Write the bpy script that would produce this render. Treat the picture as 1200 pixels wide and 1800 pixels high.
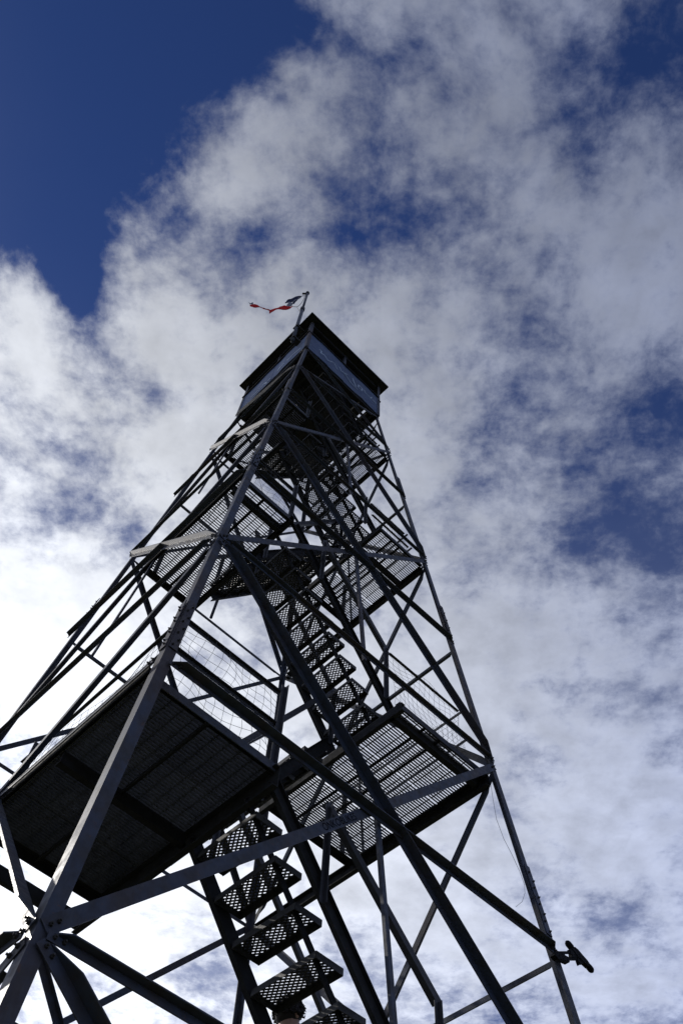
import bpy, bmesh, math, random
from mathutils import Vector, Matrix
random.seed(7)
sc = bpy.context.scene
for o in list(bpy.data.objects): bpy.data.objects.remove(o)
R = math.radians

# ------------------------------------------------------------------ camera
CAM = Vector((1.4591, -6.7473, 1.6352)); YAW, PITCH, ROLL = -0.08133, 1.08004, 0.08765
FPX = 1491.54
fwd = Vector((math.sin(YAW)*math.cos(PITCH), math.cos(YAW)*math.cos(PITCH), math.sin(PITCH)))
r0 = Vector((math.cos(YAW), -math.sin(YAW), 0)); u0 = r0.cross(fwd)
cr, sr = math.cos(ROLL), math.sin(ROLL)
rt = cr*r0 + sr*u0; up = -sr*r0 + cr*u0
cd = bpy.data.cameras.new('camera'); cam = bpy.data.objects.new('camera', cd); sc.collection.objects.link(cam)
M = Matrix((rt, up, -fwd)).transposed().to_4x4(); M.translation = CAM
cam.matrix_world = M
cd.sensor_fit = 'VERTICAL'; cd.sensor_height = 36; cd.sensor_width = 24; cd.lens = FPX/1800*36
cd.clip_end = 20000; cd.clip_start = .05
sc.camera = cam
sc.cycles.use_adaptive_sampling = True; sc.cycles.adaptive_threshold = .012; sc.cycles.adaptive_min_samples = 8
sc.cycles.max_bounces = 5; sc.cycles.use_denoising = True
def pray(px, py): return fwd + rt*((px-600)/FPX) - up*((py-900)/FPX)

# ------------------------------------------------------------------ sky and sun
SUN_AZ, SUN_EL = R(-52), R(34)
SUNV = Vector((math.sin(SUN_AZ)*math.cos(SUN_EL), math.cos(SUN_AZ)*math.cos(SUN_EL), math.sin(SUN_EL)))
sl = bpy.data.lights.new('sun', 'SUN'); sl.energy = 4.2; sl.angle = R(.6); sl.color = (1, .95, .88)
so = bpy.data.objects.new('sun', sl); sc.collection.objects.link(so)
so.rotation_euler = (-SUNV).to_track_quat('-Z', 'Y').to_euler(); so.location = SUNV*60
sc.view_settings.view_transform = 'Standard'; sc.view_settings.look = 'None'
sc.view_settings.gamma = 1; sc.view_settings.use_curve_mapping = False
sc.view_settings.exposure = 0.0

world = bpy.data.worlds.new('World'); sc.world = world; world.use_nodes = True
world.cycles.sampling_method = 'MANUAL'; world.cycles.sample_map_resolution = 512
nt = world.node_tree; nt.nodes.clear()
class NB:
    """small node-graph helper: every method returns an output socket"""
    def __init__(s, nt): s.nt = nt
    def n(s, t, **k):
        x = s.nt.nodes.new(t)
        for a, b in k.items(): setattr(x, a, b)
        return x
    def put(s, sock, v):
        if hasattr(v, 'is_output'): s.nt.links.new(v, sock)
        else: sock.default_value = v
    def m(s, op, a, b=0., c=0., clamp=False):
        x = s.n('ShaderNodeMath', operation=op, use_clamp=clamp)
        for i, v in enumerate((a, b, c)): s.put(x.inputs[i], v)
        return x.outputs[0]
    def v(s, op, a, b=(0, 0, 0), c=None):
        x = s.n('ShaderNodeVectorMath', operation=op); s.put(x.inputs[0], a); s.put(x.inputs[1], b)
        if c is not None: s.put(x.inputs[2], c)
        return x.outputs['Value' if op in ('DOT_PRODUCT', 'LENGTH', 'DISTANCE') else 'Vector']
    def scale(s, a, k):
        x = s.n('ShaderNodeVectorMath', operation='SCALE'); s.put(x.inputs[0], a); s.put(x.inputs['Scale'], k); return x.outputs[0]
    def noise(s, vec, scale, detail=2, rough=.5, dist=0., out='Fac', dims='3D'):
        x = s.n('ShaderNodeTexNoise', noise_dimensions=dims); s.put(x.inputs['Vector'], vec)
        x.inputs['Scale'].default_value = scale; x.inputs['Detail'].default_value = detail
        x.inputs['Roughness'].default_value = rough; x.inputs['Distortion'].default_value = dist
        return x.outputs[out]
    def ramp(s, v, lo, hi, a=0., b=1., smooth=True):
        x = s.n('ShaderNodeMapRange', interpolation_type='SMOOTHSTEP' if smooth else 'LINEAR')
        for i, q in enumerate((v, lo, hi, a, b)): s.put(x.inputs[i], q)
        return x.outputs[0]
    def mix(s, f, a, b):
        x = s.n('ShaderNodeMix', data_type='RGBA'); s.put(x.inputs[0], f); s.put(x.inputs[6], a); s.put(x.inputs[7], b); return x.outputs[2]
    def comb(s, x_, y_, z_):
        x = s.n('ShaderNodeCombineXYZ'); s.put(x.inputs[0], x_); s.put(x.inputs[1], y_); s.put(x.inputs[2], z_); return x.outputs[0]

def build_sky():
    b = NB(nt)
    gen = b.n('ShaderNodeTexCoord').outputs['Generated']
    d = b.v('NORMALIZE', gen)
    sep = b.n('ShaderNodeSeparateXYZ'); b.put(sep.inputs[0], d)
    z = b.m('MAXIMUM', sep.outputs[2], .06)
    P = b.comb(b.m('DIVIDE', sep.outputs[0], z), b.m('DIVIDE', sep.outputs[1], z), 0.)   # where the view ray meets the cloud layer
    sky = b.n('ShaderNodeTexSky', sky_type='NISHITA'); sky.sun_disc = False
    sky.sun_elevation = SUN_EL; sky.sun_rotation = SUN_AZ; sky.altitude = 900; sky.air_density = 1.0; sky.dust_density = .3; sky.ozone_density = 2.5
    slant = b.m('MINIMUM', b.m('SUBTRACT', 1., z), .6)                 # longer path through the layer away from the zenith
    # cloud layer: broad banks and clear gaps, placed in the layer's own plane, broken up by turbulence
    def blob(px, py, rx, ry, w):
        q = pray(px, py); c = Vector((q.x/q.z, q.y/q.z, 0))
        qx, qy = pray(px+rx, py), pray(px, py+ry)
        sx = (Vector((qx.x/qx.z, qx.y/qx.z, 0))-c).length; sy = (Vector((qy.x/qy.z, qy.y/qy.z, 0))-c).length
        return c, sx, sy, w
    warp = b.noise(P, 2.6, 5, .6, out='Color')
    warp2 = b.noise(P, 9., 4, .6, out='Color')
    off = b.v('ADD', b.scale(b.v('SUBTRACT', warp, (.5, .5, .5)), .14), b.scale(b.v('SUBTRACT', warp2, (.5, .5, .5)), .022))
    Q = b.v('ADD', P, b.v('MULTIPLY', off, (1, 1, 0)))
    BL = SKY_BLOBS
    acc = None
    for t in BL:
        c, sx, sy, w = blob(*t)
        e = b.v('MULTIPLY', b.v('SUBTRACT', Q, tuple(c)), (1/sx, 1/sy, 0))
        g = b.m('MULTIPLY', b.m('POWER', 2.71828, b.m('MULTIPLY', b.v('DOT_PRODUCT', e, e), -1.)), w)
        acc = g if acc is None else b.m('ADD', acc, g)
    Q2 = b.v('ADD', P, b.v('MULTIPLY', b.scale(off, .28), (1, 1, 0)))     # lightly curled, for the cottony small structure
    n1 = b.noise(b.v('ADD', b.scale(Q, .5), b.scale(Q2, .5)), 6.0, 9, .62, .0)
    n2 = b.noise(b.v('ADD', Q, (3.7, 1.9, 0)), 1.6, 3, .5)
    n3 = b.noise(b.v('ADD', Q2, (7.1, 4.9, 0)), 24., 6, .60, .0)
    dens = b.m('ADD', b.m('ADD', acc, .47), b.m('MULTIPLY', b.m('SUBTRACT', n1, .5), 2.0))
    dens = b.m('ADD', dens, b.m('MULTIPLY', b.m('SUBTRACT', n2, .5), .6))
    dens = b.m('ADD', dens, b.m('MULTIPLY', b.m('SUBTRACT', n3, .5), .95))
    n4 = b.noise(b.v('ADD', Q2, (1.3, 8.2, 0)), 62., 4, .6)
    dens = b.m('ADD', dens, b.m('MULTIPLY', b.m('SUBTRACT', n4, .5), .42))
    cov = b.m('MULTIPLY', b.ramp(dens, .0, .98), .97)
    veil = b.m('MULTIPLY', b.ramp(slant, .03, .30), b.ramp(n2, .25, .6, .06, .22))
    cov = b.m('ADD', cov, b.m('MULTIPLY', b.m('SUBTRACT', 1., cov), veil))
    thick = b.ramp(dens, .5, 1.7)
    # brightness of a cloud: forward scattering, strongest towards the sun; thick parts are greyer away from it
    mu = b.m('MAXIMUM', b.v('DOT_PRODUCT', d, tuple(SUNV)), 0.)
    m4 = b.m('POWER', mu, 4.)
    lum = b.m('ADD', b.m('ADD', .27, b.m('MULTIPLY', m4, .52)), b.m('MULTIPLY', slant, b.m('ADD', .74, b.m('MULTIPLY', m4, 1.25))))
    shade = b.m('SUBTRACT', 1.10, b.m('MULTIPLY', thick, b.ramp(mu, .45, .9, .30, .08)))
    # relief: sides of the puffs turned to the sun are brighter than those turned away
    sd = Vector((SUNV.x, SUNV.y, 0)).normalized()*.035
    ra, rb = b.noise(Q2, 7., 5, .58), b.noise(b.v('ADD', Q2, tuple(sd)), 7., 5, .58)
    relief = b.m('ADD', .97, b.m('ADD', b.m('MULTIPLY', b.m('SUBTRACT', ra, rb), .75), b.m('MULTIPLY', b.m('SUBTRACT', b.noise(Q2, 3.2, 5, .55), .5), .5)))
    relief = b.m('MINIMUM', b.m('MAXIMUM', relief, .6), 1.3)
    L = b.m('MULTIPLY', b.m('MULTIPLY', lum, shade), relief)
    ccol = b.scale(b.mix(b.ramp(mu, .35, .92), (.77, .87, 1.20, 1), (.94, .975, 1.05, 1)), L)
    skc = b.v('MULTIPLY', sky.outputs[0], SKY_TINT)
    bg1 = b.n('ShaderNodeBackground'); b.put(bg1.inputs[0], skc); bg1.inputs[1].default_value = SKY_STRENGTH
    bg2 = b.n('ShaderNodeBackground'); b.put(bg2.inputs[0], ccol); bg2.inputs[1].default_value = 1.0
    mx = b.n('ShaderNodeMixShader'); b.put(mx.inputs[0], cov); b.nt.links.new(bg1.outputs[0], mx.inputs[1]); b.nt.links.new(bg2.outputs[0], mx.inputs[2])
    out = b.n('ShaderNodeOutputWorld'); b.nt.links.new(mx.outputs[0], out.inputs[0])
SKY_STRENGTH = .066; SKY_TINT = (.40, .55, 1.0)
# centre and radii of each bank (+) or gap (-) as first sketched on the picture, turned at once into points of the cloud layer
SKY_BLOBS = [
    (620, 1150, 900, 1000, .26), (720, 120, 420, 220, -.10),
    (110, 50, 330, 190, -1.15), (370, 30, 160, 150, -.75), (80, 290, 200, 130, -1.05), (160, 490, 55, 130, -1.05), (-150, 200, 250, 250, -1.0),
    (700, 385, 165, 105, -.54), (450, 430, 60, 50, -.30), (340, 370, 50, 40, -.20), (600, 440, 70, 50, -.2), (1150, 70, 150, 130, -.90), (1000, 250, 60, 100, -.40), (700, 60, 90, 80, -.25),
    (1000, 960, 90, 90, -.55), (1110, 800, 150, 140, -.30), (890, 690, 60, 50, -.25), (1070, 880, 60, 50, -.18), (840, 800, 50, 60, -.15), (930, 730, 80, 80, -.30), (1190, 680, 70, 70, -.25), (1170, 960, 90, 60, -.2),
    (215, 930, 45, 45, -.65), (75, 885, 70, 40, -.42), (280, 680, 35, 35, -.40), (1060, 1615, 80, 40, -.45), (130, 800, 60, 60, -.2),
    (375, 1740, 65, 80, -.6), (665, 1720, 50, 70, -.45), (1160, 1240, 60, 40, -.25), (900, 1330, 60, 50, -.25), (1080, 1240, 60, 40, -.28), (1180, 1330, 50, 40, -.25), (960, 1560, 50, 40, -.2), (1170, 1110, 50, 40, -.15),
    (840, 190, 150, 150, .22), (520, 150, 60, 60, .25), (450, 290, 90, 70, .22), (290, 580, 110, 110, .40), (50, 560, 80, 120, .30), (1100, 450, 150, 120, .30),
    (80, 1130, 160, 160, .6), (260, 780, 120, 110, .30), (760, 700, 110, 140, .30), (860, 1180, 160, 140, .30), (760, 1560, 220, 140, .35),
    (180, 1600, 160, 110, .4), (1080, 1420, 180, 130, .30), (1100, 1740, 140, 60, .35), (480, 560, 120, 90, .2),
]
build_sky()

# ------------------------------------------------------------------ materials
def mat(name, col, rough=.6, metal=0., noise_amt=.25, scale=12., col2=None, spots=0., bump=.0, rust=0., spec=.3):
    m = bpy.data.materials.new(name); m.use_nodes = True; t = m.node_tree; b = NB(t)
    p = t.nodes['Principled BSDF']
    oc = b.n('ShaderNodeTexCoord').outputs['Object']
    n = b.noise(oc, scale, 6, .6)
    c2 = col2 or tuple(x*(1-noise_amt) for x in col)
    f = b.ramp(n, .35, .68)
    c = b.mix(f, (*col, 1), (*c2, 1))
    if rust:
        st = b.v('MULTIPLY', oc, (1., 1., .35))
        c = b.mix(b.m('MULTIPLY', b.ramp(b.noise(st, 1.3, 7, .65), .46, .66), rust), c, (.052, .038, .034, 1))
        c = b.mix(b.m('MULTIPLY', b.ramp(b.noise(st, 5.5, 6, .7), .55, .72), rust*.6), c, (.075, .082, .10, 1))
    if spots:
        c = b.mix(b.m('MULTIPLY', b.ramp(b.noise(oc, scale*4.5, 3, .6), .62, .72), spots), c, (.09, .045, .025, 1))
    rv = b.n('ShaderNodeObjectInfo').outputs['Random']
    c = b.scale(c, b.m('ADD', .84, b.m('MULTIPLY', rv, .32)))
    b.put(p.inputs['Base Color'], c)
    b.put(p.inputs['Roughness'], b.ramp(b.noise(oc, scale*2.3, 4), .3, .7, rough-.12, rough+.1))
    p.inputs['Metallic'].default_value = metal
    p.inputs['Specular IOR Level'].default_value = .24 if rust else spec
    if bump:
        bp_ = b.n('ShaderNodeBump'); bp_.inputs['Strength'].default_value = bump; bp_.inputs['Distance'].default_value = .004
        b.put(bp_.inputs['Height'], b.noise(oc, scale*6, 5, .6)); t.links.new(bp_.outputs[0], p.inputs['Normal'])
    return m
MT = dict(
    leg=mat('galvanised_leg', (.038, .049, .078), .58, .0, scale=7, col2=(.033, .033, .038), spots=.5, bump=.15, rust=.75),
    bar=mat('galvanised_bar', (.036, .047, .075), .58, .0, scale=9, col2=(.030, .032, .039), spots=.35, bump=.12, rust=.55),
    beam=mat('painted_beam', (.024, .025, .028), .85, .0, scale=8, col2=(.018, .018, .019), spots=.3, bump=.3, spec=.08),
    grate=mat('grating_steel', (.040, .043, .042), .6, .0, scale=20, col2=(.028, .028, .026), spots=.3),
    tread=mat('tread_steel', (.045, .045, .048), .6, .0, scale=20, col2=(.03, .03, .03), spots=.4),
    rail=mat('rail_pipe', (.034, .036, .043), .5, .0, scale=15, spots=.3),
    wire=mat('wire', (.06, .06, .06), .6, .0, scale=30),
    panel=mat('cab_panel_paint', (.052, .082, .160), .6, 0., scale=5, col2=(.040, .066, .135), spots=.1, bump=.2),
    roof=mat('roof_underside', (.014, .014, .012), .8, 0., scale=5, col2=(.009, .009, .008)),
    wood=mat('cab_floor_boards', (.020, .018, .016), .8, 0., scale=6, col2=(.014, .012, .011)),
    bolt=mat('bolt', (.035, .034, .033), .6, .3, scale=40, spots=.5),
    chalk=mat('scrawl_paint', (.34, .42, .54), .7, 0., scale=20),
    ink=mat('black_marker', (.004, .004, .005), .9, 0., spec=.05),
    black=mat('black_plastic', (.010, .010, .012), .85, 0., spec=.1),
    concrete=mat('concrete', (.33, .32, .30), .9, 0., scale=6, bump=.4),
    pole=mat('flagpole_steel', (.055, .062, .08), .5, .3, scale=10, spots=.3),
    red=mat('flag_red', (.55, .03, .03), .8, 0., scale=25), navy=mat('flag_navy', (.025, .035, .10), .8, 0., scale=25), white=mat('flag_white', (.26, .28, .34), .8, 0., scale=25),
    rope=mat('rope', (.3, .28, .25), .9, 0.),
    hair=mat('dark_hair', (.014, .010, .008), .7, 0.), skin=mat('skin', (.33, .19, .13), .55, 0., noise_amt=.1),
    shirt=mat('shirt', (.06, .07, .10), .85, 0.), trousers=mat('trousers', (.04, .045, .055), .9, 0.), shoe=mat('shoe', (.03, .028, .026), .7, 0.),
)
def cloth_translucent(m, k):
    t = m.node_tree; p = t.nodes['Principled BSDF']; out = t.nodes['Material Output']
    tr = t.nodes.new('ShaderNodeBsdfTranslucent'); mx = t.nodes.new('ShaderNodeMixShader'); mx.inputs[0].default_value = k
    for l in list(p.inputs['Base Color'].links): t.links.new(l.from_socket, tr.inputs[0])
    t.links.new(p.outputs[0], mx.inputs[1]); t.links.new(tr.outputs[0], mx.inputs[2]); t.links.new(mx.outputs[0], out.inputs[0])
for k in ('red', 'navy', 'white'): cloth_translucent(MT[k], .45)

# ------------------------------------------------------------------ mesh helpers
class MB:
    def __init__(s): s.v = []; s.f = []; s.mi = []
    def add(s, vs, fs, mi=0):
        k = len(s.v); s.v += [tuple(x) for x in vs]; s.f += [tuple(i+k for i in f) for f in fs]; s.mi += [mi]*len(fs)
    def box(s, c, d, ax=None, mi=0):
        c = Vector(c); ax = ax or (Vector((1, 0, 0)), Vector((0, 1, 0)), Vector((0, 0, 1)))
        vs = [c + ax[0]*(d[0]/2*i) + ax[1]*(d[1]/2*j) + ax[2]*(d[2]/2*k) for i in (-1, 1) for j in (-1, 1) for k in (-1, 1)]
        s.add(vs, [(0, 1, 3, 2), (4, 6, 7, 5), (0, 4, 5, 1), (2, 3, 7, 6), (0, 2, 6, 4), (1, 5, 7, 3)], mi)
    def prism(s, prof, p0, p1, a, b, mi=0, cap=True):
        """extrude the 2-D profile (coords along a, b) from p0 to p1"""
        p0, p1 = Vector(p0), Vector(p1); n = len(prof)
        vs = [p0 + a*x + b*y for x, y in prof] + [p1 + a*x + b*y for x, y in prof]
        fs = [(i, (i+1) % n, n+(i+1) % n, n+i) for i in range(n)]
        if cap: fs += [tuple(range(n-1, -1, -1)), tuple(range(n, 2*n))]
        s.add(vs, fs, mi)
    def angle(s, p0, p1, a, b, la, lb, t=.009, mi=0):
        """L-section: heel on the line p0-p1, one flange along a, one along b"""
        s.prism([(0, 0), (la, 0), (la, t), (t, t), (t, lb), (0, lb)], p0, p1, a, b, mi)
    def channel(s, p0, p1, a, b, depth, fl, t=.009, mi=0):
        """C-section: web along a (centred), flanges along b"""
        h = depth/2
        s.prism([(-h, 0), (h, 0), (h, fl), (h-t, fl), (h-t, t), (-h+t, t), (-h+t, fl), (-h, fl)], p0, p1, a, b, mi)
    def tube(s, pts, r, n=6, mi=0, cap=True):
        pts = [Vector(p) for p in pts]; rs = r if isinstance(r, (list, tuple)) else [r]*len(pts); k = len(s.v)
        for i, p in enumerate(pts):
            t = (pts[min(i+1, len(pts)-1)] - pts[max(i-1, 0)]).normalized()
            a = t.orthogonal().normalized() if i == 0 else (pa - t*pa.dot(t)).normalized()
            pa = a; bb = t.cross(a)
            s.v += [tuple(p + (a*math.cos(2*math.pi*j/n) + bb*math.sin(2*math.pi*j/n))*rs[i]) for j in range(n)]
        for i in range(len(pts)-1):
            for j in range(n):
                s.f.append((k+i*n+j, k+i*n+(j+1) % n, k+(i+1)*n+(j+1) % n, k+(i+1)*n+j)); s.mi.append(mi)
        if cap:
            s.f += [tuple(k+j for j in range(n-1, -1, -1)), tuple(k+(len(pts)-1)*n+j for j in range(n))]; s.mi += [mi, mi]
    def mesh(s, name, mats, smooth=False):
        me = bpy.data.meshes.new(name); me.from_pydata(s.v, [], s.f)
        for m in (mats if isinstance(mats, list) else [mats]): me.materials.append(m)
        me.polygons.foreach_set('material_index', s.mi)
        bm = bmesh.new(); bm.from_mesh(me); bmesh.ops.recalc_face_normals(bm, faces=bm.faces); bm.to_mesh(me); bm.free()
        if smooth: me.polygons.foreach_set('use_smooth', [True]*len(me.polygons))
        return me
    def build(s, name, mats, parent=None, smooth=False): return link(name, s.mesh(name, mats, smooth), parent)
def link(name, me, parent=None):
    o = bpy.data.objects.new(name, me); sc.collection.objects.link(o)
    if parent: o.parent = parent
    return o
def empty(name, parent=None, loc=(0, 0, 0)):
    o = link(name, None, parent); o.location = loc; o.empty_display_size = .2; return o
def tag(o, label=None, cat=None, group=None, kind=None):
    if label: o['label'] = label
    if cat: o['category'] = cat
    if group: o['group'] = group
    if kind: o['kind'] = kind
    return o
X, Y, Z = Vector((1, 0, 0)), Vector((0, 1, 0)), Vector((0, 0, 1))

# ------------------------------------------------------------------ ground
def ground():
    m = bpy.data.materials.new('summit_grass'); m.use_nodes = True; b = NB(m.node_tree); p = m.node_tree.nodes['Principled BSDF']
    oc = b.n('ShaderNodeTexCoord').outputs['Object']
    c = b.mix(b.ramp(b.noise(oc, .35, 8, .65), .35, .65), (.05, .065, .025, 1), (.085, .075, .045, 1))
    c = b.mix(b.ramp(b.noise(oc, 1.7, 6, .6), .58, .66), c, (.15, .14, .13, 1))
    b.put(p.inputs['Base Color'], c); p.inputs['Roughness'].default_value = .95
    mb = MB(); rings = [0, 3, 6, 10, 16, 30, 60, 120, 300, 800, 2500, 9000]; n = 48; rnd = random.Random(3)
    vs = [(0, 0, 0)]
    for r in rings[1:]:
        for j in range(n):
            a = 2*math.pi*j/n; h = rnd.uniform(-.06, .06) if 6 < r < 60 else 0
            h -= max(0, r-30)*.04 if r < 2600 else 120
            vs.append((r*math.cos(a), r*math.sin(a), h))
    fs = [(0, 1+j, 1+(j+1) % n) for j in range(n)]
    for i in range(len(rings)-2):
        for j in range(n): fs.append((1+i*n+j, 1+(i+1)*n+j, 1+(i+1)*n+(j+1) % n, 1+i*n+(j+1) % n))
    mb.add(vs, fs); tag(mb.build('ground', m, smooth=True), 'grassy rocky summit ground under the tower', None, None, 'structure')
ground()

# ------------------------------------------------------------------ the tower (local x runs along the near-right face, local y along the near-left face)
TOP = 18.8; WC = 1.07; SL = .08912
LV = dict(zip('abcdefgh', (4.002, 6.296, 8.509, 10.612, 12.730, 14.732, 16.780, 18.8))); LV['o'] = 0.; LV['p'] = 1.95
def W(z): return WC + SL*(TOP-z)
tower = empty('lookout_tower'); tower.rotation_euler.z = R(45)
tag(tower, 'tall steel lattice fire lookout tower with stairs inside and roofed cab on top', 'lookout tower')
TM = Matrix.Rotation(R(45), 3, 'Z'); TI = TM.transposed(); CL = TI @ CAM
def lray(px, py): return TI @ pray(px, py)
def onV(px, py, V): d = lray(px, py); return CL + d*((V-CL.y)/d.y)
def onU(px, py, U): d = lray(px, py); return CL + d*((U-CL.x)/d.x)
def onZ(px, py, z): d = lray(px, py); return CL + d*((z-CL.z)/d.z)
CORN = {'N': (-1, -1), 'R': (1, -1), 'F': (1, 1), 'L': (-1, 1)}
def corner(k, z): w = W(z); return Vector((CORN[k][0]*w, CORN[k][1]*w, z))

# bolts share one mesh
_b = MB()
_b.prism([(.014*math.cos(R(60*i)), .014*math.sin(R(60*i))) for i in range(6)], (0, 0, 0), (0, 0, .016), X, Y)
_b.prism([(.007*math.cos(R(60*i)), .007*math.sin(R(60*i))) for i in range(6)], (0, 0, .014), (0, 0, .028), X, Y)
BOLT = _b.mesh('bolt', MT['bolt'])
def bolt(p, n, parent, s=1.):
    o = link('bolt', BOLT, parent); o.location = p; o.rotation_euler = Vector(n).to_track_quat('Z', 'Y').to_euler(); o.scale = (s, s, s); return o

# legs: angle sections with the heel outwards, stepping down in size at the splices
LEGSEC = [(0.15, 6.9, .088), (6.9, 11.2, .078), (11.2, 15.3, .070), (15.3, 19.75, .062)]
legs = {}
for k, (sx, sy) in CORN.items():
    a, b_ = Vector((-sx, 0, 0)), Vector((0, -sy, 0)); mb = MB()
    for i, (z0, z1, w) in enumerate(LEGSEC):
        ze = min(z1+.0, 18.8) if i == 3 else z1
        o = Vector((sx, sy, 0))*(-.006*i)
        mb.angle(corner(k, z0)+o, corner(k, ze)+o, a, b_, w, w, .012)
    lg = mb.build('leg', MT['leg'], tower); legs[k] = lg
    for i, (z0, z1, w) in enumerate(LEGSEC[:3]):                      # splice plates lapped outside the joint
        for (dn, along) in ((Vector((sx, 0, 0)), Vector((0, -sy, 0))), (Vector((0, sy, 0)), Vector((-sx, 0, 0)))):
            p0, p1 = corner(k, z1-.42), corner(k, z1+.30)
            pl = MB(); ww = w*.80
            pl.prism([(.012, .002), (.012+ww, .002), (.012+ww, .011), (.012, .011)], p0, p1, along, dn)
            so_ = pl.build('splice_plate', MT['leg'], lg)
            for q in range(8 if (k != 'F' and i < 2) else 0):
                zz = z1-.38+q*.085
                p = corner(k, zz) + along*(.030+.030*(q % 2)) + dn*.011
                bolt(p, dn, lg, .7)
for k, (sx, sy) in CORN.items():
    mb = MB(); c = corner(k, .0) + Vector((-sx*.06, -sy*.06, 0)); w0, w1 = .42, .30
    vs = [c+Vector((i*w0, j*w0, -.5)) for i, j in ((-1, -1), (1, -1), (1, 1), (-1, 1))] + [c+Vector((i*w1, j*w1, .16)) for i, j in ((-1, -1), (1, -1), (1, 1), (-1, 1))]
    mb.add(vs, [(3, 2, 1, 0), (4, 5, 6, 7)]+[(i, (i+1) % 4, 4+(i+1) % 4, 4+i) for i in range(4)])
    mb.build('footing', MT['concrete'], tower)

# lattice faces: crossed diagonals over two storeys with a girt through their crossing
FACES = [('L', 'N'), ('N', 'R'), ('R', 'F'), ('F', 'L')]   # outstanding-flange diagonal climbs towards the first of each pair
def face_frame(k1, k2):
    n = Vector((CORN[k1][0]+CORN[k2][0], CORN[k1][1]+CORN[k2][1], 0)).normalized()
    return Vector((n.x, n.y, SL)).normalized(), n
def member(name, p0, p1, nrm, w_in, w_out, out, off, flip=False, m='bar', bolts=True, trim=.05, cope=(.22, .22)):
    """angle along p0-p1 whose flat flange lies in the face, the other flange standing out (out=1) or in (out=-1) at the top edge"""
    t = (p1-p0).normalized(); n = (nrm - t*nrm.dot(t)).normalized()
    q = t.cross(n); q = -q if q.z > 0 else q                              # in-face direction pointing down
    if abs(q.z) < .05: q = -Z
    L = (p1-p0).length
    tr0, tr1 = trim if isinstance(trim, tuple) else (trim, trim)
    s = p0 + t*tr0 + n*off - q*(w_in*.5); e = p1 - t*tr1 + n*off - q*(w_in*.5)
    mb = MB()
    if out > 0:
        mb.prism([(0, 0), (w_in, 0), (w_in, .008), (0, .008)], s, e, q, n)
        c0, c1 = s + t*cope[0], e - t*cope[1]; h = n*w_out; b0 = n*.004
        vs = [s+t*.02+b0, c0+h, c1+h, e-t*.02+b0]; vs += [v+q*.008 for v in vs]
        mb.add(vs, [(0, 1, 2, 3), (7, 6, 5, 4), (0, 4, 5, 1), (1, 5, 6, 2), (2, 6, 7, 3), (3, 7, 4, 0)])
    else:
        mb.prism([(0, .008), (w_in, .008), (w_in, 0), (0, 0)], s, e, q, n)
        s2, e2 = s + t*.16, e - t*.16
        mb.prism([(0, 0), (.008, 0), (.008, -w_out), (0, -w_out)], s2, e2, q, n)
    trim = tr0
    o = mb.build(name, MT[m], tower)
    if bolts and nrm.x + nrm.y < -.3:
        for pp, dd in ((p0, 1), (p1, -1)):
            for j in (.035, .085):
                bolt(pp + t*dd*(trim+j) + n*(off+.008), n, o, .85)
    return o
PANELS = [('o', 'p', 'a'), ('a', 'b', 'c'), ('c', 'd', 'e'), ('e', 'f', 'g')]
for k1, k2 in FACES:
    nrm, n0 = face_frame(k1, k2)
    for lo, mid, hi in PANELS:
        zl, zm, zh = max(LV[lo], .3), LV[mid], LV[hi]
        sz = .084 if zh < 9 else (.072 if zh < 13 else .060)
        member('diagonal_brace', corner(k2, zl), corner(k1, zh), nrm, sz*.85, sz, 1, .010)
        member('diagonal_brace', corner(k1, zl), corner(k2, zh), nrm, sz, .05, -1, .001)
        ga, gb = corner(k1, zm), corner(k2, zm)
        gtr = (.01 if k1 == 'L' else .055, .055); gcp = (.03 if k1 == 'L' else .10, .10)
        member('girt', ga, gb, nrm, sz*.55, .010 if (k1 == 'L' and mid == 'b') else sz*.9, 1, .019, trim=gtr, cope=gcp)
        if lo != 'o': 
            g = member('girt', corner(k1, zl), corner(k2, zl), nrm, sz*.6, sz*.7, 1, .019, trim=gtr, cope=gcp)
            # hanger from the crossing down to the middle of the girt below
            ml = (corner(k1, zl)+corner(k2, zl))*.5; u = zl
            lam = W(zh)/(W(zl)+W(zh)); zc = zl + (zh-zl)*(1-lam) if False else zl + (zh-zl)*W(zl)/(W(zl)+W(zh))
            mc = (corner(k1, zc)+corner(k2, zc))*.5
            hb = MB(); t = (mc-ml).normalized(); hor = (corner(k2, zl)-corner(k1, zl)).normalized()
            hb.angle(ml - nrm*.012 - hor*.02, mc - nrm*.012 - hor*.02, hor, -nrm, .04, .03, .006); hb.build('hanger', MT['bar'], tower)
    zg, zt = LV['g'], 18.55
    member('girt', corner(k1, zg), corner(k2, zg), nrm, .045, .045, 1, .019, trim=(.09, .09))
    member('diagonal_brace', corner(k2, zg), corner(k1, zt), nrm, .045, .045, 1, .010)
    member('diagonal_brace', corner(k1, zg), corner(k2, zt), nrm, .045, .03, -1, .001)

# ---------------------------------------------------------------- landings
PS = {k: LV[k]-.01 for k in 'abcdefg'}     # walking surface
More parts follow.
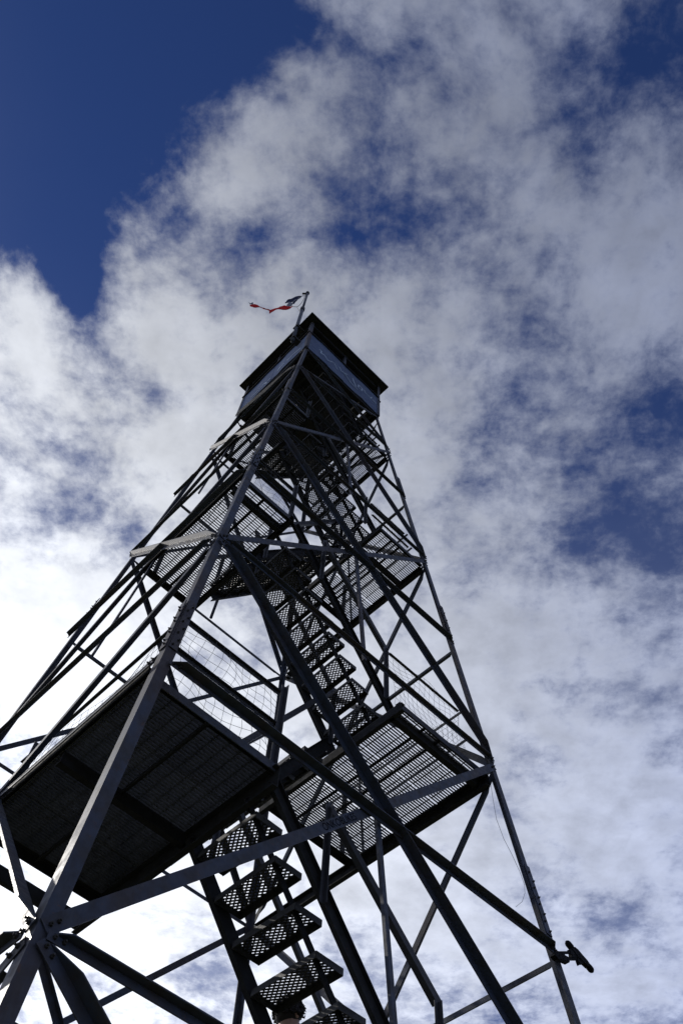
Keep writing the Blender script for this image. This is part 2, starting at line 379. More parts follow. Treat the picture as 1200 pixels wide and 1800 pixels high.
#      level: side, inner edge U, far edge V, grating depth, rod pitch, joist V
LAND = {
    'a': ('RF', .62, .20, .030, .148, -1.9), 'b': ('NL', -.95, .08, .037, .11, -1.03), 'c': ('RF', .62, .20, .025, .148, -1.75), 'd': ('NL', -.98, .17, .022, .11, -1.5),
    'e': ('RF', .64, .05, .027, .148, -1.1), 'f': ('NL', -.80, .14, .022, .11, -1.0), 'g': ('RF', .60, .12, .027, .13, -.9)}
def grating(U0, U1, V0, V1, z, dep, rod, parent):
    """welded bar grating: bearing bars along U, cross rods along V"""
    mb = MB(); pitch = .0335; n = int((V1-V0-.01)/pitch); o = (V1-V0-n*pitch)/2
    for i in range(n+1):
        v = V0+o+i*pitch; mb.box(((U0+U1)/2, v, z-dep/2), (U1-U0, .0048, dep))
    k = int((U1-U0)/rod)
    for i in range(k+1):
        u = U0+.04+i*rod
        if u < U1-.005: mb.box((u, (V0+V1)/2, z-.006), (.008, V1-V0, .0085))
    for u in (U0+.003, U1-.003): mb.box((u, (V0+V1)/2, z-dep/2), (.005, V1-V0, dep-.0008))
    tag(mb.build('grating_panel', MT['grate'], parent), kind='stuff')
def post(p0, p1, parent, w=.045, name='rail_post'):
    mb = MB(); t = (Vector(p1)-Vector(p0)).normalized(); a = t.cross(Y if abs(t.y) < .8 else X).normalized(); b_ = t.cross(a)
    mb.angle(Vector(p0), Vector(p1), a, b_, w, w, .006); return mb.build(name, MT['rail'], parent)
def rail(pts, parent, r=.021, name='guard_rail'):
    mb = MB(); mb.tube(pts, r, 8); return mb.build(name, MT['rail'], parent, True)
def flat(p0, p1, nrm, parent, w=.05, t=.007, name='guard_rail'):
    mb = MB(); p0, p1 = Vector(p0), Vector(p1); d = (p1-p0).normalized(); q = d.cross(Vector(nrm)).normalized()
    mb.angle(p0-q*w/2, p1-q*w/2, q, Vector(nrm).normalized(), w, w*.8, t); return mb.build(name, MT['rail'], parent)
def net(p00, p10, p01, p11, parent, cell=.085, seed=1, amp=.03, r=.0017, tear=.0):
    """wire netting hung between four corners, bellied and uneven"""
    rnd = random.Random(seed); p00, p10, p01, p11 = map(Vector, (p00, p10, p01, p11))
    nu = max(2, int((p10-p00).length/cell)); nv = max(2, int((p01-p00).length/cell))
    nrm = (p10-p00).cross(p01-p00).normalized(); ph = [rnd.uniform(0, 6.28) for _ in range(6)]
    def pt(i, j):
        s, t = i/nu, j/nv
        p = p00*(1-s)*(1-t) + p10*s*(1-t) + p01*(1-s)*t + p11*s*t
        e = (p10-p00).normalized(); g = (p01-p00).normalized(); k = math.sin(math.pi*min(max(t, .06), .94))
        p = p + nrm*amp*(math.sin(5*s+ph[0])*math.cos(4*t+ph[1])+.6*math.sin(11*s+7*t+ph[2]))
        p = p + e*amp*.8*k*math.sin(9*t+4*s+ph[3]) + g*amp*.9*k*(math.sin(8*s+ph[4])+.5*math.sin(17*s+ph[5]))
        return p + (e*rnd.uniform(-1, 1)+g*rnd.uniform(-1, 1))*.006
    G = [[pt(i, j) for j in range(nv+1)] for i in range(nu+1)]
    mb = MB()
    for i in range(nu+1): mb.tube(G[i], r, 3, cap=False)
    for j in range(nv+1): mb.tube([G[i][j] for i in range(nu+1)], r, 3, cap=False)
    return mb.build('wire_netting', MT['wire'], parent)

near_b_ = lambda k: k in 'abcd'
for lv, (side, Ui, Vf, gd, rod, vj) in LAND.items():
    z = PS[lv]; w = W(z); s = -1 if side == 'NL' else 1
    Uo = s*(w-.012); V0 = -w+(.15 if near_b_(lv) else .10); Ua, Ub = min(Uo, Ui), max(Uo, Ui)
    P = empty('landing', tower)
    # beams: inner, outer, near, far, one joist
    near_b = lv in 'abcd'
    dp = .20 if lv == 'b' else .16 if near_b else .12
    Vb = Vf + (.28 if lv == 'b' else .10)
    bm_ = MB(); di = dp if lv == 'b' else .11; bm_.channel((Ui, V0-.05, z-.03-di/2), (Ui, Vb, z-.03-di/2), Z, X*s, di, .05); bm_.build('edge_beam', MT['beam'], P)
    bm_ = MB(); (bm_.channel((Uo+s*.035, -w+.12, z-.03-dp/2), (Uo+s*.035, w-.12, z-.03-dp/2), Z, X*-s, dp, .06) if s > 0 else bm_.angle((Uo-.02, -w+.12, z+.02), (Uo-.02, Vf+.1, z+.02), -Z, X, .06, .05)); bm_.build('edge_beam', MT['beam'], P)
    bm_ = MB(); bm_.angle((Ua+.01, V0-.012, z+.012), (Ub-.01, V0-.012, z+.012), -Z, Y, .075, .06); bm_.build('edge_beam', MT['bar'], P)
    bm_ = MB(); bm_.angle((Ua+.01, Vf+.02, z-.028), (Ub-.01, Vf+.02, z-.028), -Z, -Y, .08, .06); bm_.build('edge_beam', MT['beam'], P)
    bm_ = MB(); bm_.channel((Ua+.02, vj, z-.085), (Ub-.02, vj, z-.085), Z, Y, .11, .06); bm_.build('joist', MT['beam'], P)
    if lv == 'b':
        bm_ = MB(); bm_.channel((-w+.03, Vb, z-.10), (Ui, Vb, z-.10), Z, Y, .12, .05); bm_.build('joist', MT['beam'], P)
    for fr in ((.30, .47) if s > 0 else (.55,)):
        um = Ui + (Uo-Ui)*fr
        bm_ = MB(); bm_.angle((um, V0, z-gd-.004), (um, Vf, z-gd-.004), -Z, X, .035, .035); bm_.build('joist', MT['beam'], P)
    # grating panels
    n = max(1, round((Vf-V0)/.6)); g = .013; step = (Vf-V0)/n
    for i in range(n): grating(Ua+.012, Ub-.012, V0+i*step+g/2, V0+(i+1)*step-g/2, z, gd, rod, P)
    # guard rails: along the outer side, along the near side and the far edge
    for zz in (.48, .91):
        wz = W(z+zz)
        flat((s*(wz-.10), -wz+.14, z+zz), (s*(wz-.10), Vf+.25, z+zz), (s, 0, 0), P, .04)
        u1 = s*(wz-.14)
        flat((u1, -wz+.18, z+zz), (Ui-s*.02, -wz+.18, z+zz), (0, -1, 0), P, .04)
    for (uu, vv) in ((s*(w-.16), Vf),) + (((Ui, -w+.19),) if s < 0 else ()):
        post((uu, vv, z-.05), (uu, vv, z+.94), P)
    # netting
    wz = W(z+.5); seed = ord(lv)
    net((s*(wz-.12), -wz+.20, z+.02), (s*(wz-.12), Vf, z+.02), (s*(wz-.16), -wz+.24, z+.90), (s*(wz-.16), Vf, z+.90), P, .085, seed)
    net((s*(wz-.16), -wz+.17, z+.02), (Ui, -wz+.17, z+.02), (s*(wz-.2), -wz+.20, z+.90), (Ui, -wz+.20, z+.90), P, .085, seed+5)

# ---------------------------------------------------------------- stairs
def expanded_tread(depth=.26, width=1.0):
    """tread of expanded metal between two nosing angles, centred, walking surface at z=0"""
    mb = MB(); lw, sw = .056, .036; nx = int(width/(lw/2)); ny = int((depth-.03)/(sw/2)); r = .0050
    def node(i, j): return Vector((-(depth-.03)/2+j*sw/2, -width/2+i*lw/2*(width/(nx*lw/2)), 0))
    for i in range(nx):
        for j in range(ny+1):
            if (i+j) % 2 == 0:
                for dj in (-1, 1):
                    if 0 <= j+dj <= ny:
                        a, b_ = node(i, j), node(i+1, j+dj); t = (b_-a).normalized(); q = t.cross(Z).normalized()
                        h = (Z + X*.45).normalized()
                        mb.prism([(-r, -.014), (r, -.014), (r, .0), (-r, .0)], a, b_, q, h, cap=False)
    d = depth/2
    mb.angle((d, -width/2, .004), (d, width/2, .004), -Z, -X, .055, .035, .005)
    mb.angle((-d, -width/2, .004), (-d, width/2, .004), -Z, X, .050, .03, .005)
    for s in (-1, 1):
        mb.box((0, s*(width/2-.003), -.022), (depth, .006, .052))
    return mb.mesh('tread', MT['tread'])
TREADS = {}
def flight(U0, z0, U1, z1, Va, Vb, n, near=.14, bearer=True, clip=(.15, 0.), depth=.26, hand=None, far_rail=True):
    """stairs rising from (U0, z0) to (U1, z1) between Va (nearer the near-right face) and Vb"""
    F = empty('stair_flight', tower)
    run, rise = (U1-U0)/n, (z1-z0)/n
    width = round(abs(Vb-Va), 2)
    if width not in TREADS: TREADS[width] = expanded_tread(depth, width)
    for k in range(1, n):
        o = link('tread', TREADS[width], F); o.location = (U0+run*(k-.5), (Va+Vb)/2, z0+rise*k); o.rotation_euler = (R(random.uniform(-.7, .7)), R(random.uniform(-1., 1.)), (0 if U1 < U0 else math.pi) + R(random.uniform(-.4, .4)))
    sl = Vector((U1-U0, 0, z1-z0)).normalized(); q = Vector((-sl.z, 0, sl.x)); q = q if q.z > 0 else -q
    c0 = Vector((U0+run*.5, 0, z0+rise)); per = Vector((run, 0, rise))          # line through the tread centres
    A, B = c0 + per*(clip[0]-.8), c0 + per*(n-1-clip[1])
    mb = MB(); mb.channel(A+Y*(Va-near), B+Y*(Va-near), q, -Y, .125, .04); mb.build('stringer', MT['beam'], F)     # nearer stringer
    mb = MB(); mb.channel(A+Y*(Vb+.012)-q*.06, B+Y*(Vb+.012)-q*.06, q, Y, .115, .05); mb.build('stringer', MT['beam'], F)
    if bearer:
        mb = MB(); mb.angle(A+Y*(Va+.05)-q*.045, B+Y*(Va+.05)-q*.045, -q, Y, .05, .05); mb.build('tread_bearer', MT['beam'], F)
    if hand:
        (h0, h1) = hand; h0, h1 = Vector(h0), Vector(h1)
        mb = MB(); mb.angle(h0, h1, q, Y, .06, .05, .006); mb.build('handrail', MT['rail'], F)
        for k in (.0, .97):
            p = h0.lerp(h1, k); post(p-Z*.85, p+Z*.01, F, .04, 'baluster')
    if far_rail:
        V = Vb+.06
        mb = MB(); mb.angle(A+Y*V+Z*.9, B+Y*V+Z*.9, q, Y, .05, .04, .006); mb.build('handrail', MT['rail'], F)
        for k in (.06, .9):
            p = A.lerp(B, k)+Y*V; post(p-Z*.05, p+Z*.92, F, .04, 'baluster')
    return F
# first flight from the ground, then zigzag between the landings
flight(-2.0, .02, .60, PS['a'], -.96, -.12, 16)
flight(.9125, 4.04, -1.1125, 6.29, -1.81, -1.15, 9, .15, clip=(.2, .35), hand=((.54, -2.2, 5.12), (-.40, -2.0, 6.35)))
flight(-.90, PS['b'], .60, PS['c'], -.88, -.12, 9, .05, hand=((-.72, -.97, 7.35), (.55, -.95, 9.35)))
flight(.743, PS['c'], -1.02, PS['d'], -1.44, -.82, 9, .17, hand=((.538, -1.75, 9.40), (-.50, -1.70, 10.65)))
flight(-.95, PS['d'], .62, PS['e'], -.78, -.08, 9, .03, hand=((-.75, -.86, 11.7), (.55, -.84, 13.6)))
flight(.72, PS['e'], -.80, PS['f'], -1.24, -.60, 9, .10, hand=((.50, -1.38, 13.6), (-.40, -1.30, 14.8)))
flight(-.77, PS['f'], .60, PS['g'], -.56, .08, 9, .03)
flight(.66, PS['g'], -.55, 18.72, -1.0, -.38, 9, .04, far_rail=False)

# ---------------------------------------------------------------- cab
cab = empty('cab', tower)
zf, zb, zr, wr = 18.80, 19.74, 20.55, 1.225
# floor: boards with a hatch over the stair and an open gap by the far side
hatch = (-.62, .62, -1.0, -.42)
mb = MB()
for i in range(8): pass
nb_ = 15; bw = 2*WC/nb_
for i in range(nb_):
    v0 = -WC+i*bw; v1 = v0+bw-.006; vc = (v0+v1)/2
    segs = [(-WC+.0, WC)]
    if hatch[2] < vc < hatch[3]: segs = [(-WC, hatch[0]), (.86, WC)] if vc < -.62 else [(-WC, hatch[0]), (hatch[1], WC)]
    elif vc < -.55: segs = [(-WC, .74), (.83, WC)]
    for a, b_ in segs:
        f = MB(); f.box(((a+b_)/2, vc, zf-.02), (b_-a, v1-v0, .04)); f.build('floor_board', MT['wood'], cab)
for u in (-.95, -.66, .55, .93):
    f = MB(); f.channel((u, -WC, zf-.11), (u, WC, zf-.11), Z, X, .13, .05); f.build('floor_joist', MT['beam'], cab)
for s, ax in ((-1, 0), (1, 0), (-1, 1), (1, 1)):
    f = MB()
    if ax == 0: f.channel((s*(WC+.0), -WC-.03, zf-.09), (s*(WC+.0), WC+.03, zf-.09), Z, X*-s, .16, .05)
    else: f.channel((-WC+.06, s*(WC+.0), zf-.093), (WC-.06, s*(WC+.0), zf-.093), Z, Y*-s, .15, .05)
    f.build('sill_beam', MT['beam'], cab)
# wall panels: two to a side with a lap strip, posts above, head rail, low hipped roof
for s, ax in ((-1, 0), (1, 0), (-1, 1), (1, 1)):
    for h0, h1 in ((-WC, -.004), (.004, WC)):
        mbp = MB(); nseg = 6; rnd = random.Random(int(h0*50)+s*7+ax*3)
        dd = WC+.012; zt_ = zb-.02 if s < 0 else zb-.16
        vs = []; 
        for j in range(nseg+1):
            t = h0+(h1-h0)*j/nseg; bow = rnd.uniform(-.006, .006); lowz = zf-.06+rnd.uniform(-.035, .03)
            for (off, zz) in ((bow, lowz), (bow, zt_), (bow+.008, zt_), (bow+.008, lowz)):
                p = (s*(dd+off), t, zz) if ax == 0 else (t, s*(dd+off), zz); vs.append(p)
        fs = []
        for j in range(nseg):
            for i in range(4): fs.append((j*4+i, j*4+(i+1) % 4, (j+1)*4+(i+1) % 4, (j+1)*4+i))
        fs += [(0, 1, 2, 3), tuple(nseg*4+i for i in (3, 2, 1, 0))]
        mbp.add(vs, fs); mbp.build('wall_panel', MT['panel'], cab)
    f = MB(); c0 = WC+.024; zs_ = zb if s < 0 else zb-.14
    if ax == 0: f.box((s*(c0-.012), 0, zs_), (.07, 2*c0+.02, .045))
    else: f.box((0, s*(c0-.012), zs_+.002), (2*c0-.10, .07, .045))
    f.build('window_sill', MT['beam'], cab)
    f = MB()
    if ax == 0: f.box((s*(WC-.03), 0, zr-.10), (.06, 2*WC-.10, .12))
    else: f.box((0, s*(WC-.03), zr-.10), (2*WC-.14, .06, .118))
    f.build('head_rail', MT['beam'], cab)
    f = MB()
    if ax == 0: f.angle((s*(WC-.0), -.03, zb), (s*(WC-.0), -.03, zr-.02), Y, X*-s, .06, .05)
    else: f.angle((-.03, s*(WC-.0), zb), (-.03, s*(WC-.0), zr-.02), X, Y*-s, .06, .05)
    f.build('window_post', MT['leg'], cab)
for k, (sx, sy) in CORN.items():
    f = MB(); f.angle((sx*(WC+.026), sy*(WC+.026), zf-.1), (sx*(WC+.026), sy*(WC+.026), zr-.0), X*-sx, Y*-sy, .075, .075); f.build('corner_post', MT['leg'], cab)
f = MB(); e = .02
vs = [(i*wr, j*wr, zr) for i, j in ((-1, -1), (1, -1), (1, 1), (-1, 1))] + [(i*wr, j*wr, zr+.045) for i, j in ((-1, -1), (1, -1), (1, 1), (-1, 1))] + [(0, 0, zr+.42)]
f.add(vs, [(3, 2, 1, 0)]+[(i, (i+1) % 4, 4+(i+1) % 4, 4+i) for i in range(4)]+[(4+i, 4+(i+1) % 4, 8) for i in range(4)])
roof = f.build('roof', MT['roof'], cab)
for s in (-1, 1):
    f = MB(); f.box((s*(wr+.006), 0, zr+.012), (.012, 2*wr+.024, .06)); f.build('fascia', MT['roof'], cab)
    f = MB(); f.box((0, s*(wr+.006), zr+.012), (2*wr-.002, .012, .058)); f.build('fascia', MT['roof'], cab)

# paint scrawls on the two near walls (flat strokes), traced as strokes along the panels
def scrawl(strokes, face, parent):
    for st in strokes:
        pts = []
        for px, py in st:
            p = onV(px, py, -WC-.026) if face == 'NR' else onU(px, py, -WC-.026)
            pts.append(p)
        n = Vector((0, -1, 0)) if face == 'NR' else Vector((-1, 0, 0)); mb = MB(); wd = .017
        for a, b_ in zip(pts[:-1], pts[1:]):
            if (b_-a).length < 1e-4: continue
            t = (b_-a).normalized(); q = t.cross(n).normalized()
            mb.prism([(-wd, 0), (wd, 0), (wd, .002), (-wd, .002)], a-t*.006, b_+t*.006, q, n)
        mb.build('paint_scrawl', MT['chalk'], parent)
Zc = lambda l: [(530+x/7.5, 560+y/7.5) for x, y in l]
scrawl([Zc([(235, 405), (262, 430), (255, 455), (300, 480), (330, 525), (345, 545)]), Zc([(345, 548), (380, 565), (405, 570), (432, 590), (450, 630), (470, 668)]),
        Zc([(500, 640), (520, 690), (600, 740)]), Zc([(545, 700), (590, 760), (650, 850), (735, 935)]), Zc([(672, 790), (690, 840), (715, 895)]),
        Zc([(750, 875), (745, 905), (790, 950), (800, 925), (760, 885)]), Zc([(820, 940), (845, 985), (880, 1015), (905, 1050), (925, 1040)]), Zc([(935, 1070), (960, 1100), (978, 1118)])], 'NR', cab)
Zl = lambda l: [(400+x/7.5, 500+y/7.5) for x, y in l]
scrawl([Zl([(960, 840), (900, 890), (850, 930), (820, 970), (780, 1000)]), Zl([(742, 1040), (710, 1080), (680, 1110), (650, 1150), (690, 1090)]), Zl([(560, 1240), (520, 1290), (480, 1310), (450, 1350)]), Zl([(430, 1370), (390, 1410), (340, 1460), (310, 1490)])], 'NL', cab)

# hand lettering on the lower near-right diagonal
def lettering():
    c = bpy.data.curves.new('lettering', 'FONT'); c.body = 'ONKOBLIKES'; c.size = .082; c.align_x = 'LEFT'
    o = bpy.data.objects.new('lettering', c); sc.collection.objects.link(o)
    dg = bpy.context.evaluated_depsgraph_get(); me = bpy.data.meshes.new_from_object(o.evaluated_get(dg)); bpy.data.objects.remove(o)
    me.materials.clear(); me.materials.append(MT['ink'])
    nrm, n0 = face_frame('N', 'R'); p0, p1 = corner('N', LV['a']), corner('R', LV['c']); t = (p1-p0).normalized(); n = (nrm-t*nrm.dot(t)).normalized(); q = n.cross(t)
    st = onV(548, 1473, -2.12); d = (st-p0).dot(t)
    lo = link('hand_lettering', me, tower); m3 = Matrix((t, q, n)).transposed().to_4x4(); m3.translation = p0 + t*d + n*.0105 - q*.028
    lo.matrix_local = m3
lettering()

# ---------------------------------------------------------------- flagpole and flag
pu, pv = -1.275, -.80
pb = lambda z: TM @ Vector((pu, pv, z))
fp = empty('flagpole', None, pb(19.25)); tag(fp, 'thin grey steel flagpole bolted to the cab wall beside its near corner', 'flagpole')
def rel(o, pts): return [Vector(p)-o.location for p in pts]
f = MB(); f.tube(rel(fp, [pb(19.25), pb(21.9)]), .042, 10); f.build('lower_tube', MT['pole'], fp, True)
f = MB(); f.tube(rel(fp, [pb(21.85), pb(23.5)]), .030, 10); f.build('upper_tube', MT['pole'], fp, True)
f = MB(); f.tube(rel(fp, [pb(21.80), pb(21.98)]), .056, 10); f.build('collar', MT['bolt'], fp)
f = MB(); f.tube(rel(fp, [pb(23.46), pb(23.52), pb(23.56)]), [.05, .05, .02], 10); f.build('finial', MT['pole'], fp)
for zz in (19.45, 20.3):
    f = MB(); f.box(rel(fp, [pb(zz)])[0] + TM @ Vector((.06, 0, 0)), (.22, .14, .05), (TM @ X, TM @ Y, Z)); f.build('clamp', MT['bolt'], fp)
f = MB(); f.box(rel(fp, [pb(23.44)])[0]+Vector((-.08, 0, 0)), (.10, .04, .05)); f.build('pulley', MT['bolt'], fp)
yp = pb(0).y
def onflag(px, py):
    d = pray(px, py); return CAM + d*((yp-.02-CAM.y)/d.y)
flag = empty('tattered_flag', None, onflag(524, 540)); tag(flag, 'shredded red, white and navy flag streaming from the flagpole', 'flag')
def ribbon(name, top, bot, m, seed, amp=.012):
    """cloth strip between two traced edges, folded and given thickness"""
    rnd = random.Random(seed); n = 22; ph = rnd.uniform(0, 6)
    def samp(l, t):
        x = t*(len(l)-1); i = min(int(x), len(l)-2); g = x-i
        return (l[i][0]*(1-g)+l[i+1][0]*g, l[i][1]*(1-g)+l[i+1][1]*g)
    rows = 5; vs = []
    for i in range(n+1):
        t = i/n; a, b_ = onflag(*samp(top, t)), onflag(*samp(bot, t))
        for j in range(rows+1):
            s = j/rows; p = a.lerp(b_, s)
            p = p + Vector((0, 1, 0))*amp*(math.sin(7*t+ph+2.2*s)+.5*math.sin(15*t-3*s)) + Vector((rnd.uniform(-1, 1), 0, rnd.uniform(-1, 1)))*(.006 if j in (0, rows) else .0015)
            vs.append(p-flag.location)
    fs = [(i*(rows+1)+j, i*(rows+1)+j+1, (i+1)*(rows+1)+j+1, (i+1)*(rows+1)+j) for i in range(n) for j in range(rows)]
    mb = MB(); mb.add(vs, fs); o = mb.build(name, MT[m], flag, True)
    md = o.modifiers.new('thick', 'SOLIDIFY'); md.thickness = .006
    return o
Zf = lambda l: [(430+x/9.23, 505+y/9.23) for x, y in l]
ribbon('navy_canton', Zf([(978, 128), (900, 130), (820, 155), (740, 195), (690, 205), (655, 235)]), Zf([(978, 136), (925, 148), (860, 180), (780, 228), (715, 238), (660, 268)]), 'navy', 1)
ribbon('white_stripe', Zf([(925, 148), (890, 160), (830, 200), (780, 225)]), Zf([(900, 158), (870, 190), (820, 220), (770, 250)]), 'white', 2)
ribbon('navy_shred', Zf([(890, 165), (850, 205), (810, 225), (770, 245)]), Zf([(880, 182), (840, 225), (795, 262), (770, 268)]), 'navy', 3)
ribbon('white_shred', Zf([(770, 240), (720, 240), (690, 280), (665, 300)]), Zf([(780, 285), (760, 300), (700, 310), (670, 312)]), 'white', 4, .01)
ribbon('red_stripe', Zf([(785, 312), (700, 318), (640, 298), (570, 300), (520, 330), (460, 352), (400, 372)]), Zf([(785, 318), (720, 348), (640, 352), (560, 358), (510, 365), (450, 405), (398, 428)]), 'red', 5, .014)
ribbon('red_stripe', Zf([(405, 370), (340, 345), (290, 325), (220, 290), (150, 285), (85, 290)]), Zf([(400, 378), (340, 352), (280, 340), (220, 338), (150, 328), (90, 305)]), 'red', 6, .014)
ribbon('white_shred', Zf([(150, 285), (130, 250), (100, 262), (62, 240)]), Zf([(120, 288), (110, 275), (85, 268), (70, 256)]), 'white', 7, .008)
f = MB(); hp = [onflag(*p) for p in Zf([(978, 132), (960, 190), (920, 255), (880, 300), (845, 318), (790, 314)])]; f.tube([p-flag.location for p in hp], .007, 5); f.build('halyard', MT['rope'], flag)
f = MB(); hp = [onflag(*p) for p in Zf([(845, 318), (880, 375), (925, 435)])]; f.tube([p-flag.location for p in hp], .006, 5); f.build('halyard', MT['rope'], flag)
f = MB(); hp = [onflag(*p) for p in Zf([(978, 132), (1005, 112)])]; f.tube([p-flag.location for p in hp], .008, 5); f.build('halyard', MT['rope'], flag)

# ---------------------------------------------------------------- antenna bar clamped to the right leg
VA = -2.24
g0 = TM @ onV(982, 1680, VA); ga = empty('antenna_bracket', None, g0); tag(ga, 'small black antenna bar with rounded ends on a two-arm bracket clamped to the right leg', 'antenna')
Za = lambda x, y: TM @ onV(955+x/12, 1630+y/12, VA) - g0
nv = TM @ Vector((0, -1, 0))
def slab(name, poly, th, parent=ga):
    mb = MB(); n = len(poly); pts = [Za(*p) for p in poly]
    mb.add([p-nv*th/2 for p in pts]+[p+nv*th/2 for p in pts], [tuple(range(n)), tuple(range(2*n-1, n-1, -1))]+[(i, (i+1) % n, n+(i+1) % n, n+i) for i in range(n)]); return mb.build(name, MT['black'], parent)
slab('arm', [(240, 515), (545, 512), (545, 558), (240, 560)], .02)
slab('arm', [(300, 655), (480, 640), (720, 645), (720, 695), (500, 695), (300, 690)], .02)
slab('clamp_plate', [(235, 520), (390, 560), (400, 610), (480, 655), (470, 700), (500, 740), (495, 765), (395, 720), (260, 690), (180, 600)], .05)
slab('mount_plate', [(515, 475), (560, 455), (650, 480), (720, 600), (830, 700), (840, 760), (810, 780), (770, 775), (735, 805), (700, 720), (690, 650), (555, 645), (545, 540)], .03)
slab('antenna_bar', [(585, 430), (625, 435), (690, 490), (790, 610), (880, 710), (940, 800), (915, 850), (820, 760), (700, 650), (600, 520), (560, 450)], .04)
for p, q in (((515, 350), (572, 420)), ((945, 835), (990, 890))):
    mb = MB(); a, b_ = Za(*p), Za(*q); t = (b_-a).normalized()
    mb.tube([a-t*.030, a-t*.018, a, b_, b_+t*.018, b_+t*.030], [.008, .022, .029, .029, .022, .008], 10); mb.build('end_cap', MT['black'], ga, True)

# hanging wire under the right-hand landing
wp = [TM @ onU(x, y, 2.02) for x, y in ((862, 1378), (865, 1400), (872, 1440), (885, 1475), (898, 1500), (912, 1530), (921, 1555), (922, 1570), (917, 1585), (906, 1594))]
f = MB(); f.tube([p-wp[0] for p in wp], .0022, 4); wo = f.build('hanging_wire', MT['wire']); wo.location = wp[0]; tag(wo, 'thin loose wire hanging in a curve from the right leg below the landing', 'wire')

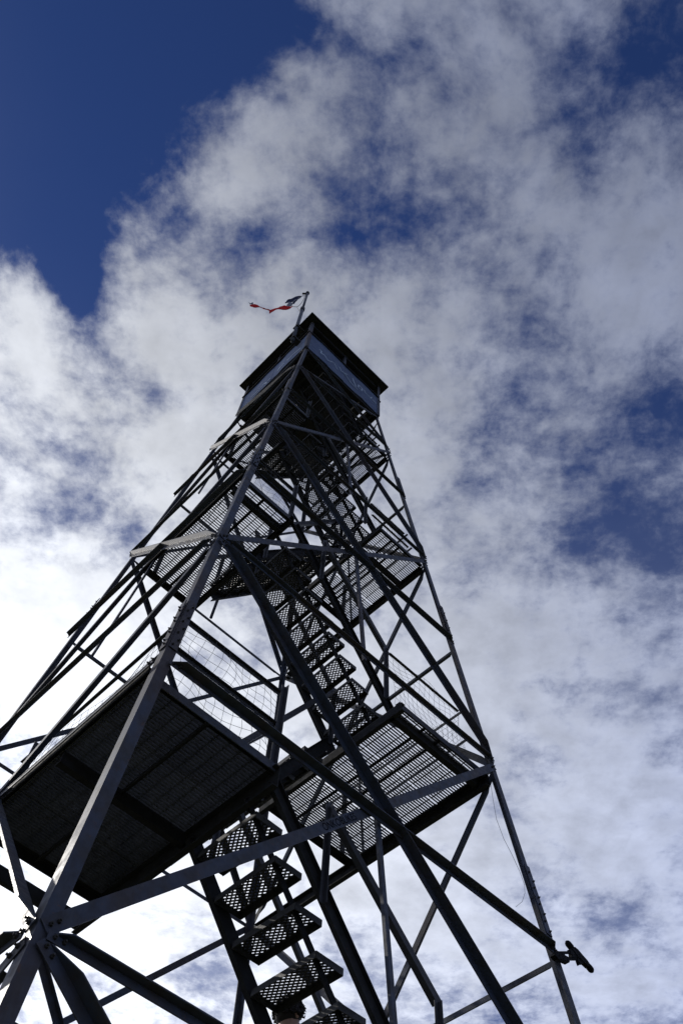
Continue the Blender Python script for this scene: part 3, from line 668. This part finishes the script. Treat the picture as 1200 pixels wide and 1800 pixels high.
# ---------------------------------------------------------------- person on the stairs: only the curly head shows between two treads
def person():
    hd = onZ(506, 1786, 5.78); base = TM @ Vector((hd.x, hd.y, 0)); fz = PS['a'] + .02
    P = empty('person', None, (base.x, base.y, fz)); tag(P, 'person with short curly dark hair standing on the stairs, head seen between treads', 'person')
    P.rotation_euler.z = R(-45)
    H = 5.78 - fz          # head centre height
    k = H/1.66
    J = dict(pel=(0, 0, .95), wst=(0, .0, 1.08), ch=(0, .0, 1.28), nk=(0, .0, 1.46), hd0=(0, .01, 1.54), hd1=(0, .015, 1.66), hd2=(0, .01, 1.74),
             shl=(-.19, 0, 1.40), ell=(-.25, .03, 1.12), wrl=(-.27, .12, .88), shr=(.19, 0, 1.40), elr=(.25, .03, 1.12), wrr=(.27, .12, .88),
             hil=(-.10, 0, .90), knl=(-.11, .04, .50), anl=(-.11, 0, .09), tol=(-.12, .15, .04), hir=(.10, 0, .90), knr=(.11, .04, .50), anr=(.11, 0, .09), tor=(.12, .15, .04))
    RD = dict(pel=.15, wst=.13, ch=.155, nk=.058, hd0=.07, hd1=.095, hd2=.075, shl=.07, ell=.047, wrl=.033, shr=.07, elr=.047, wrr=.033, hil=.095, knl=.065, anl=.045, tol=.04, hir=.095, knr=.065, anr=.045, tor=.04)
    names = list(J); E_ = [('pel', 'wst'), ('wst', 'ch'), ('ch', 'nk'), ('nk', 'hd0'), ('hd0', 'hd1'), ('hd1', 'hd2'), ('ch', 'shl'), ('shl', 'ell'), ('ell', 'wrl'), ('ch', 'shr'), ('shr', 'elr'), ('elr', 'wrr'),
                           ('pel', 'hil'), ('hil', 'knl'), ('knl', 'anl'), ('anl', 'tol'), ('pel', 'hir'), ('hir', 'knr'), ('knr', 'anr'), ('anr', 'tor')]
    vs = [Vector(J[n])*k for n in names]; es = [(names.index(a), names.index(b)) for a, b in E_]; rs = [RD[n]*k for n in names]
    # hands: palm and five fingers on each wrist
    for s, wn in ((-1, 'wrl'), (1, 'wrr')):
        wi = names.index(wn); w0 = vs[wi]; pi_ = len(vs); vs.append(w0+Vector((0, .03, -.07))*k); rs.append(.034*k); es.append((wi, pi_))
        for fi, (dx, ln) in enumerate(((-.03, .07), (-.01, .085), (.01, .08), (.028, .065))):
            a = len(vs); vs.append(vs[pi_]+Vector((dx*.9, .02, -.045))*k); rs.append(.0095*k); es.append((pi_, a))
            vs.append(vs[a]+Vector((0, .02, -ln*.55))*k); rs.append(.0085*k); es.append((a, a+1)); vs.append(vs[a+1]+Vector((0, .03, -ln*.35))*k); rs.append(.0075*k); es.append((a+1, a+2))
        a = len(vs); vs.append(vs[pi_]+Vector((-s*.04, .03, -.005))*k); rs.append(.011*k); es.append((pi_, a)); vs.append(vs[a]+Vector((-s*.01, .03, -.035))*k); rs.append(.009*k); es.append((a, a+1))
    me = bpy.data.meshes.new('body'); me.from_pydata([tuple(v) for v in vs], es, []); o = link('body', me, P)
    md = o.modifiers.new('skin', 'SKIN'); sv = me.skin_vertices[0].data
    for i, r in enumerate(rs): sv[i].radius = (r, r); sv[i].use_root = (i == 0)
    o.modifiers.new('sub', 'SUBSURF').levels = 2; o.modifiers['sub'].render_levels = 2
    dg = bpy.context.evaluated_depsgraph_get(); dg.update(); m2 = bpy.data.meshes.new_from_object(o.evaluated_get(dg)); o.modifiers.clear(); o.data = m2
    m2.materials.clear()
    for q in ('skin', 'shirt', 'trousers', 'shoe'): m2.materials.append(MT[q])
    for pl in m2.polygons:
        c = pl.center/k; pl.use_smooth = True
        pl.material_index = 3 if c.z < .1 else 2 if (c.z < .98 and abs(c.x) < .21) else 1 if (c.z < 1.47 and c.z > 1.05) or (c.z > .98 and abs(c.x) < .2 and c.z < 1.47) else 0
    # face features and hair
    hc = Vector((0, .012, 1.655))*k
    def ell(name, c, r, m, parent=P, noise=0., seed=0, seg=20):
        bm = bmesh.new(); bmesh.ops.create_icosphere(bm, subdivisions=3, radius=1); rnd = random.Random(seed)
        for v in bm.verts:
            s_ = 1+noise*rnd.uniform(-1, 1); v.co = Vector((v.co.x*r[0], v.co.y*r[1], v.co.z*r[2]))*s_ + c
        e = bpy.data.meshes.new(name); bm.to_mesh(e); bm.free(); e.materials.append(MT[m]); e.polygons.foreach_set('use_smooth', [True]*len(e.polygons)); return link(name, e, parent)
    ell('nose', hc+Vector((0, .098, -.015))*k, (.013*k, .018*k, .022*k), 'skin'); ell('mouth', hc+Vector((0, .088, -.055))*k, (.024*k, .008*k, .007*k), 'skin')
    for s in (-1, 1):
        ell('ear', hc+Vector((s*.092, .0, -.01))*k, (.012*k, .02*k, .032*k), 'skin'); ell('eye', hc+Vector((s*.034, .086, .012))*k, (.012*k, .008*k, .008*k), 'hair')
    hb = MB(); rnd = random.Random(5)
    for i in range(420):                                            # curls: small open loops spread over the scalp
        th = rnd.uniform(0, 2*math.pi); ph = math.acos(rnd.uniform(-.25, 1))
        d = Vector((math.sin(ph)*math.cos(th), math.sin(ph)*math.sin(th), math.cos(ph)))
        if d.y > .45 and d.z < .35: continue
        c = hc + Vector((d.x*.098, d.y*.108, d.z*.112+.015))*k; a = d.orthogonal().normalized(); b_ = d.cross(a); rr = rnd.uniform(.008, .017)*k; l = rnd.uniform(.008, .034)*k; p0 = rnd.uniform(0, 6)
        hb.tube([c + d*(l*t/5) + (a*math.cos(p0+t*1.5)+b_*math.sin(p0+t*1.5))*rr for t in range(6)], [.008*k]*5+[.003*k], 4)
    hair = hb.build('hair', MT['hair'], P, True); tag(hair, 'short curly dark hair')
    cap = ell('scalp_hair', hc+Vector((0, -.014, .022))*k, (.099*k, .105*k, .105*k), 'hair', noise=.02, seed=3)
person()
